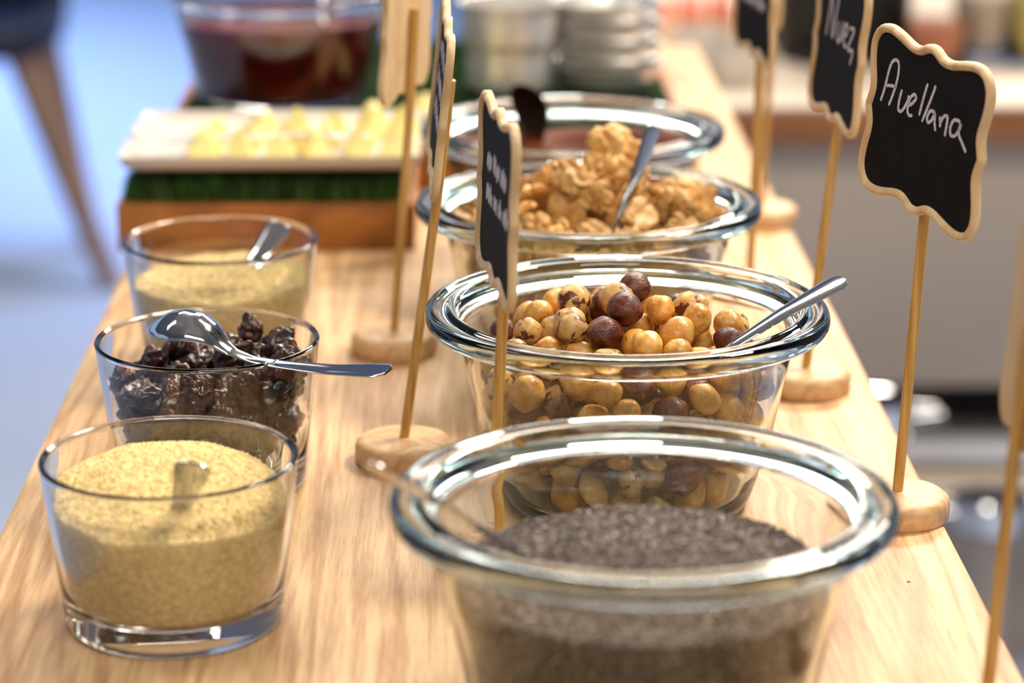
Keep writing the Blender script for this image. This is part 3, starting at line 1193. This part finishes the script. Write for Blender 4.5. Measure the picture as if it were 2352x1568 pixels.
# ================================================================== trays, turf, plate
def blades(name, x0, x1, y0, y1, z0, n, mat, parent=None, hmin=0.008, hmax=0.014):
    bv = [(-1, 0, 0), (1, 0, 0), (0.5, 0.25, 0.6), (-0.5, 0.25, 0.6), (0, 0.7, 1)]
    bf = [(0, 1, 2), (0, 2, 3), (3, 2, 4)]
    pos = np.stack([rng.uniform(x0, x1, n), rng.uniform(y0, y1, n), np.full(n, z0)], 1)
    a = rng.uniform(0, 2 * math.pi, n)
    ca, sa, z, o = np.cos(a), np.sin(a), np.zeros(n), np.ones(n)
    rot = np.stack([np.stack([ca, -sa, z], -1), np.stack([sa, ca, z], -1), np.stack([z, z, o], -1)], -2)
    h = rng.uniform(hmin, hmax, n)
    s = np.stack([np.full(n, 0.0007), h * 0.45, h], 1)
    v, f = scatter(bv, bf, pos, rot, s)
    return mesh_obj(name, v, f, mat, parent, smooth=False)


def tray(label, x0, x1, y0, y1, h):
    r = empty('wooden_tray', (x0, y0, T))
    tag(r, label, 'tray', 'wooden trays with artificial turf')
    W, D = x1 - x0, y1 - y0
    t = 0.010
    box('tray_bottom', (t, t, 0.0), (W - t, D - t, 0.006), 'tray', r)
    box('front_board', (0, 0, 0), (W, t, h), 'tray', r, 0.001)
    box('back_board', (0, D - t, 0), (W, D, h), 'tray', r, 0.001)
    box('side_board', (0, t, 0), (t, D - t, h), 'tray', r, 0.001)
    box('side_board', (W - t, t, 0), (W, D - t, h), 'tray', r, 0.001)
    return r


TX0, TX1, TY0, TY1 = -0.2107, -0.026, 1.578, 1.725
tray('low wooden tray of turf under the white plate', TX0, TX1, TY0, TY1, 0.030)
tf = box('artificial_turf', (TX0 + 0.011, TY0 + 0.011, T + 0.007), (TX1 - 0.011, TY1 - 0.011, T + 0.040), 'soil')
tag(tf, 'dark green artificial turf mat under the white plate', 'turf', kind='stuff')
g1 = blades('grass_blades', TX0 + 0.004, TX1 - 0.004, TY0 + 0.003, TY1 - 0.004, T + 0.0305, 9000, 'turf', tf, 0.008, 0.0185)
g1['kind'] = 'stuff'
q = on_z(1590, 300, 0.03)
SX0, SX1, SY0, SY1 = -0.205, q.x, 1.742, 2.12
tray('wide wooden tray of turf behind, under the jam bowl and steel dishes', SX0, SX1, SY0, SY1, 0.030)
tf2 = box('artificial_turf', (SX0 + 0.011, SY0 + 0.011, T + 0.007), (SX1 - 0.011, SY1 - 0.011, T + 0.038), 'soil')
tag(tf2, 'green artificial turf mat under the jam bowl and steel dishes', 'turf', kind='stuff')
g2 = blades('grass_blades', SX0 + 0.012, SX1 - 0.012, SY0 + 0.012, SY1 - 0.012, T + 0.0375, 14000, 'turf', tf2, 0.005, 0.010)
g2['kind'] = 'stuff'

# white rectangular plate
PZ = 0.0485
PX0, PX1, PY0, PY1 = -0.2085, -0.022, 1.5765, 1.722
nu, nv = 41, 33
verts, faces = [], []
for side in (0, 1):
    for j in range(nv):
        for i in range(nu):
            u, v = -1 + 2 * i / (nu - 1), -1 + 2 * j / (nv - 1)
            x = (PX0 + PX1) / 2 + u * (PX1 - PX0) / 2
            y = (PY0 + PY1) / 2 + v * (PY1 - PY0) / 2
            cr = max(0, abs(u) - 0.86) / 0.14, max(0, abs(v) - 0.82) / 0.18
            kk = max(0, math.hypot(*cr) - 1) * 0.3
            x -= math.copysign(kk * 0.012, u)
            y -= math.copysign(kk * 0.012, v)
            e = max(abs(u) ** 1, abs(v) ** 1)
            lip = max(0, (e - 0.80) / 0.20)
            z = 0.0030 + 0.0085 * lip ** 1.6 if side == 0 else 0.0055 * lip ** 1.6
            if side == 1 and e > 0.99:
                z = 0.0075
            verts.append((x, y, T + PZ + z))
n1 = nu * nv
for j in range(nv - 1):
    for i in range(nu - 1):
        a = j * nu + i
        faces.append((a, a + 1, a + nu + 1, a + nu))
        faces.append((n1 + a, n1 + a + nu, n1 + a + nu + 1, n1 + a + 1))
rim = [i for i in range(nu)] + [j * nu + nu - 1 for j in range(1, nv)] + [(nv - 1) * nu + i for i in range(nu - 2, -1, -1)] + [j * nu for j in range(nv - 2, 0, -1)]
for a, b in zip(rim, rim[1:] + rim[:1]):
    faces.append((b, a, n1 + a, n1 + b))
pl = mesh_obj('rectangular_plate', verts, faces, 'ceramic')
sharp(pl, 60)
tag(pl, 'white rectangular plate with raised rim holding pale yellow wedges', 'plate')

# pale wedges on the plate
def wedge_mesh(seed):
    g = random.Random(seed)
    bm = bmesh.new()
    a, b_, h = 0.013 * g.uniform(0.9, 1.2), 0.016 * g.uniform(0.8, 1.2), 0.017 * g.uniform(0.85, 1.3)
    pts = [(-a, -b_, 0), (a, -b_, 0), (a * 0.8, b_, 0), (-a * 0.8, b_, 0), (-a * 0.35, -b_ * 0.5, h), (a * 0.3, -b_ * 0.4, h * 0.94), (a * 0.2, b_ * 0.3, h * 0.8), (-a * 0.3, b_ * 0.3, h * 0.85)]
    vs_ = [bm.verts.new(p) for p in pts]
    for f in ((0, 3, 2, 1), (4, 5, 6, 7), (0, 1, 5, 4), (1, 2, 6, 5), (2, 3, 7, 6), (3, 0, 4, 7)):
        bm.faces.new([vs_[i] for i in f])
    bmesh.ops.bevel(bm, geom=bm.edges[:], offset=0.0014, segments=2, affect='EDGES')
    me = bpy.data.meshes.new('cheese_wedge')
    bmesh.ops.recalc_face_normals(bm, faces=bm.faces)
    bm.to_mesh(me)
    bm.free()
    me.materials.append(MAT['cheese'])
    return me


WED = [wedge_mesh(i) for i in range(5)]
i = 0
for row, yy in enumerate((1.618, 1.650, 1.682)):
    for c in range(6):
        xx = -0.158 + c * 0.0235 + row * 0.004 + random.uniform(-0.002, 0.002)
        if row == 2 and c == 0:
            continue
        o = bpy.data.objects.new('cheese_wedge', WED[i % 5])
        COL.objects.link(o)
        o.location = (xx, yy + random.uniform(-0.002, 0.002), T + PZ + 0.0032)
        o.rotation_euler = (0, 0, random.uniform(-0.35, 0.35) + (math.pi if i % 3 == 0 else 0))
        s = 0.84 + 0.22 * random.random()
        o.scale = (s * 0.80, s * 0.85, s * random.uniform(0.9, 1.25))
        tag(o, 'pale yellow food wedge, %s row of the plate, %s from the left' % (('front', 'middle', 'back')[row], ('first', 'second', 'third', 'fourth', 'fifth', 'sixth')[c - (1 if row == 2 else 0)]), 'food wedge', 'pale yellow wedges on the plate')
        i += 1

# serving fork lying along the plate's front rim, handle past its left end
sv = empty('serving_fork', on_z(300, 316, PZ + 0.016))
tag(sv, 'thin steel serving fork lying along the front of the white plate', 'fork')
pA = Vector(sv.location)
hl = [Vector((0, 0, 0)), Vector((0.015, 0.004, -0.002)), Vector((0.05, 0.012, -0.0025)), Vector((0.10, 0.018, -0.003))]
tube('handle', hl, [0.0026, 0.0024, 0.0018, 0.0016], 'steel', sv, 10)
for kx in (-1, 0, 1):
    tube('tine', [Vector((0.10, 0.018 + kx * 0.0008, -0.003)), Vector((0.115, 0.018 + kx * 0.0035, -0.003)), Vector((0.15, 0.018 + kx * 0.0035, -0.0035))], [0.0012, 0.0011, 0.0006], 'steel', sv, 8)

# ================================================================== jam bowl, steel dishes behind
c = on_z(655, 300, 0.048)
c = Vector((on_y(648, 150, 1.832).x, 1.832, T + 0.0475))
JP = [(0, 0), (0.050, 0), (0.058, 0.0015), (0.0615, 0.006), (0.066, 0.025), (0.0725, 0.055), (0.0765, 0.070), (0.0790, 0.0735), (0.0790, 0.0765), (0.0765, 0.0778), (0.0740, 0.0765),
      (0.0715, 0.069), (0.0690, 0.055), (0.0625, 0.025), (0.0585, 0.0085), (0.055, 0.0055), (0, 0.005)]
o = lathe('jam_bowl', smooth_prof(JP, 2), 'cup_glass', None, 96)
o.location = c
tag(o, 'blurred glass bowl of dark red jam behind the white plate', 'bowl')
jin = lambda z: np.interp(z, [0.005, 0.0085, 0.025, 0.055, 0.069], [0.055, 0.0585, 0.0625, 0.0690, 0.0715])
o = heap('red_jam', jin, 0.0056, lambda x, y: 0.058 + 0.0015 * noise.noise(Vector((x * 40, y * 40, 0))), 'jam', nr=24, na=96, jit=0.0)
o.location = c
tag(o, 'dark red jam filling the bowl behind the white plate', 'jam', kind='stuff')
o = put_spoon(SPOON, (c.x + 0.055, c.y + 0.05, c.z + 0.115), (c.x + 0.01, c.y - 0.02, c.z + 0.02), (-0.3, -0.8, 0.3), 'steel spoon handle rising from the red jam bowl')


def steel_cup(name, label, px, Y, r, h, bands, group=None, mat='brushed'):
    p = on_y(px, 200, Y)
    prof = [(0, 0), (r * 0.80, 0), (r * 0.86, 0.002)]
    for k in range(bands):
        z0, z1 = h * k / bands, h * (k + 1) / bands
        rr = r * (0.86 + 0.14 * (k + 0.5) / bands)
        prof += [(rr * 0.985, z0 + 0.003), (rr, z0 + (z1 - z0) * 0.3), (rr, z0 + (z1 - z0) * 0.75), (rr * 0.985, z1 - 0.001)]
    prof += [(r * 1.03, h), (r * 1.03, h + 0.002), (r * 0.96, h + 0.0015), (r * 0.93, h * 0.6), (r * 0.80, 0.003), (0, 0.003)]
    o = lathe(name, prof, mat, None, 64, 40)
    o.location = (p.x, Y, T + 0.0475)
    return tag(o, label, 'dish', group)


steel_cup('steel_canister', 'left shiny steel canister with a bright rim behind the chocolate bowl', 1172, 1.86, 0.0365, 0.062, 2)
for k in range(4):                             # a stack of shallow dishes
    p = on_y(1392, 200, 1.87)
    r = 0.0395
    prof = [(0, 0), (r * 0.72, 0), (r * 0.80, 0.0015), (r * 0.93, 0.010), (r * 0.98, 0.0165), (r * 1.02, 0.0175), (r * 1.02, 0.0188), (r * 0.95, 0.0182), (r * 0.88, 0.0105), (r * 0.76, 0.0035), (0, 0.0025)]
    o = lathe('steel_dish', prof, 'brushed', None, 64, 45)
    o.location = (p.x, 1.87, T + 0.0475 + k * 0.0148)
    tag(o, ('lowest', 'second lowest', 'second highest', 'topmost')[k] + ' steel dish of the stack right of the canister', 'dish', 'stacked steel dishes')
p = on_y(1145, 40, 2.03)
jp = [(0, 0), (0.024, 0), (0.027, 0.002), (0.029, 0.02), (0.0300, 0.08), (0.0285, 0.086), (0.030, 0.090), (0.0285, 0.0905), (0.0275, 0.088), (0.0280, 0.08), (0.0270, 0.005), (0.0255, 0.004), (0, 0.004)]
o = lathe('jam_jar', jp, 'cup_glass', None, 48)
o.location = (p.x, 2.03, T + 0.0475)
tag(o, 'small glass jar of dark red jam behind the steel canister', 'jar')
o = heap('jar_jam', lambda z: np.interp(z, [0.005, 0.08], [0.0268, 0.0278]), 0.0045, lambda x, y: 0.078, 'jam', nr=8, na=48, jit=0)
o.location = (p.x, 2.03, T + 0.0475)
tag(o, 'red jam inside the small jar behind the steel canister', 'jam', kind='stuff')
for (px, py, Y, s, rz, lab) in ((975, 232, 1.775, 1.0, 0.3, 'lone pale yellow wedge on turf beside the turned sign'),):
    o = bpy.data.objects.new('cheese_wedge', WED[2])
    COL.objects.link(o)
    q = on_y(px, py, Y)
    o.location = (q.x, Y, T + 0.0475)
    o.rotation_euler = (0, 0, rz)
    tag(o, lab, 'food wedge')

# ================================================================== far counter on the right
CY = 2.95
zt = on_y(2000, 240, CY).z
zb_ = on_y(2000, 330, CY).z
zg = on_y(2000, 905, CY).z
ct = empty('service_counter', (0, CY, 0))
tag(ct, 'grey service counter with stone top and brown wooden edge on the right', 'counter')
cx0, cx1 = 0.16, 1.5
box('worktop', (cx0, 0.0, zt - 0.006), (cx1, 0.95, zt), 'counter_top', ct, 0.002)
box('wooden_edge', (cx0, 0.004, zb_), (cx1, 0.05, zt - 0.0065), 'counter_wood', ct, 0.002)
box('front_panel', (cx0, 0.03, zg), (cx1, 0.06, zb_ - 0.0005), 'counter_grey', ct, 0.002)
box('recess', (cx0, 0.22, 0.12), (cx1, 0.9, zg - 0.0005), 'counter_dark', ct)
z1 = on_y(2200, 1020, CY).z
z2 = on_y(2200, 1062, CY).z
box('shelf_rail', (cx0, 0.0, z2), (cx1, 0.04, z1), 'brushed', ct, 0.002)
z3 = on_y(2200, 1085, CY).z
z4 = on_y(2200, 1145, CY).z
box('lower_shelf', (cx0, -0.02, z4), (cx1, 0.215, z3), 'counter_top', ct, 0.003)
box('plinth', (cx0, 0.06, 0.0), (cx1, 0.215, z4 - 0.0005), 'counter_grey', ct, 0.002)

# metal pots by the counter's foot, seen past the board's edge
def pot(label, px, py, Y, r, h, name='steel_pot'):
    p = on_y(px, py, Y)
    rt = empty(name, (p.x, Y, 0.0))
    tag(rt, label, 'pot', 'steel pots under the counter')
    z0 = p.z - h
    b_ = lathe('body', [(0, 0), (r * 0.9, 0), (r, 0.006), (r, h * 0.9), (r * 1.06, h), (r * 1.06, h + 0.004), (r * 0.97, h + 0.003), (r * 0.95, 0.01), (0, 0.006)], 'steel', rt, 48, 40)
    b_.location = (0, 0, z0)
    st = lathe('stand', [(0, 0), (r * 1.2, 0), (r * 1.2, 0.02), (r * 0.6, 0.03), (r * 0.6, z0 - 0.02), (r * 0.95, z0 - 0.001), (0, z0 - 0.0005)], 'counter_grey', rt, 32, 40)
    for s in (-1, 1):
        hd = tube('handle', [Vector((s * r * 0.98, -0.02, z0 + h * 0.7)), Vector((s * (r + 0.03), -0.012, z0 + h * 0.72)), Vector((s * (r + 0.03), 0.012, z0 + h * 0.72)), Vector((s * r * 0.98, 0.02, z0 + h * 0.7))], [0.005] * 4, 'steel', rt, 8)
    return rt


pot('shiny steel pot low on the right beyond the board edge', 2275, 1150, 2.66, 0.042, 0.03)
pot('steel pot just peeking past the board edge behind the Avellana stick', 2010, 925, 2.55, 0.036, 0.04)

# things on the counter
bb = empty('coffee_machine', (0, 0, 0))
pa = on_y(1795, 160, 3.22)
pb = on_y(2082, 160, 3.22)
bb.location = (pa.x, 3.22, zt)
tag(bb, 'tall black appliance standing on the far counter', 'appliance')
wd = pb.x - pa.x
box('body', (0, 0, 0.0), (wd, 0.25, 0.30), 'black', bb, 0.006)
box('drip_tray', (0.02, -0.03, 0.0), (wd - 0.02, -0.0005, 0.018), 'black', bb, 0.003)
box('head', (0.0, -0.05, 0.20), (wd, -0.0005, 0.30), 'black', bb, 0.006)


def jar(name, label, px, Y, r, h, fill, mat, glassy=True, group='jars on the far counter'):
    p = on_y(px, 100, Y)
    rt = empty(name, (p.x, Y, zt))
    tag(rt, label, 'jar', group)
    if glassy:
        lathe('glass', [(0, 0), (r * 0.94, 0), (r, 0.005), (r, h * 0.8), (r * 0.8, h * 0.92), (r * 0.82, h), (r * 0.76, h), (r * 0.75, h * 0.92), (r * 0.95, h * 0.79), (r * 0.95, 0.007), (0, 0.006)], 'cup_glass', rt, 40)
        lathe('contents', [(0, 0.0065), (r * 0.93, 0.008), (r * 0.94, h * fill), (0, h * fill + 0.004)], mat, rt, 40, 40)
        lathe('lid', [(0, h + 0.0005), (r * 0.86, h + 0.0005), (r * 0.86, h + 0.016), (r * 0.8, h + 0.019), (0, h + 0.019)], 'cream', rt, 40, 40)
    return rt


jar('preserve_jar', 'jar of orange preserve on the counter right of the black appliance', 2150, 3.16, 0.042, 0.13, 0.42, 'orange')
jar('preserve_jar', 'pale cream jar on the far counter at the upper right', 2262, 3.24, 0.040, 0.14, 0.55, 'cream')
jar('preserve_jar', 'jar of yellow contents at the top right edge', 2368, 3.20, 0.030, 0.13, 0.7, 'butter')


def cup(label, px, Y, r, h):
    p = on_y(px, 150, Y)
    rt = empty('white_cup', (p.x, Y, zt))
    tag(rt, label, 'cup', 'white cups on the far counter')
    lathe('body', [(0, 0), (r * 0.6, 0), (r * 0.68, 0.003), (r * 0.92, h * 0.5), (r, h), (r * 0.94, h), (r * 0.85, h * 0.5), (r * 0.6, 0.006), (0, 0.006)], 'ceramic', rt, 40, 50)
    tube('handle', [Vector((r * 0.9, 0, h * 0.8)), Vector((r * 1.35, 0, h * 0.75)), Vector((r * 1.35, 0, h * 0.4)), Vector((r * 0.8, 0, h * 0.25))], [0.004] * 4, 'ceramic', rt, 8)


cup('white ceramic cup on the far counter, left of the other cup', 1606, 3.10, 0.036, 0.062)
cup('white ceramic cup on the far counter beside the black appliance', 1688, 3.07, 0.033, 0.05)

# boards with pink and orange food farther along the counter
def platter(label, px0, px1, py, Y, mat, food_label, nfood):
    a, b_ = on_y(px0, py, Y), on_y(px1, py, Y)
    bo = box('serving_board', (a.x, Y, zt + 0.0005), (b_.x, Y + 0.16, zt + 0.030), 'pale_wood', None, 0.004)
    tag(bo, label, 'serving board', 'serving boards on the far counter')
    for k in range(nfood):
        xx = a.x + (b_.x - a.x) * (k + 0.5) / nfood
        w_ = (b_.x - a.x) / nfood * 0.44
        bm = bmesh.new()
        bmesh.ops.create_icosphere(bm, subdivisions=3, radius=1)
        for v in bm.verts:
            v.co = Vector((v.co.x * w_, v.co.y * 0.06, max(-0.2, v.co.z) * 0.028 + 0.0056)) * (1 + 0.08 * noise.noise(v.co * 2))
        o = bm_obj('food_slice', bm, mat, None, smooth=True)
        o.location = (xx, Y + 0.08, zt + 0.0315)
        tag(o, ('left ', 'middle ', 'right ')[k] + food_label, 'food', food_label)


platter('tan serving board with pink slices on the far counter', 1490, 1705, 105, 3.30, 'salmon', 'pink slice of food on the tan far board', 3)
platter('tan serving board with orange slices at the back', 1300, 1500, 40, 3.52, 'orange', 'orange slice of food on the board at the back', 3)

# ================================================================== chair on the left
FY = 5.0
sd = on_y(20, 120, FY)
ch = empty('side_chair', (on_y(-130, 120, FY).x, FY, 0))
tag(ch, 'navy shell chair with splayed wooden legs, far back at the left', 'chair')
bm = bmesh.new()
bmesh.ops.create_cube(bm, size=1)
bmesh.ops.subdivide_edges(bm, edges=bm.edges[:], cuts=5, use_grid_fill=True)
for v in bm.verts:
    x, y, z = v.co * 2
    rr = 1 - 0.16 * (x * x * y * y)
    v.co = Vector((x * 0.23 * rr, y * 0.22 * rr, 0.455 + z * 0.025 + 0.02 * x * x))
bm_obj('seat', bm, 'navy', ch, smooth=True)
bm = bmesh.new()
bmesh.ops.create_cube(bm, size=1)
bmesh.ops.subdivide_edges(bm, edges=bm.edges[:], cuts=5, use_grid_fill=True)
for v in bm.verts:
    x, y, z = v.co * 2
    v.co = Vector((x * 0.22 * (1 - 0.15 * max(0, z) ** 2), 0.22 + y * 0.015 + 0.03 * z - 0.05 * x * x, 0.64 + z * 0.175))
bm_obj('backrest', bm, 'navy', ch, smooth=True)
for sx in (-1, 1):
    for sy in (-1, 1):
        kx = 1.0 if sy < 0 else 0.45
        tube('leg', [Vector((sx * 0.17, sy * 0.13, 0.44)), Vector((sx * (0.17 + 0.085 * kx), sy * 0.16, 0.2)), Vector((sx * (0.17 + 0.16 * kx), sy * 0.185, 0.0))], [0.030, 0.026, 0.020], 'chair_wood', ch, 12)
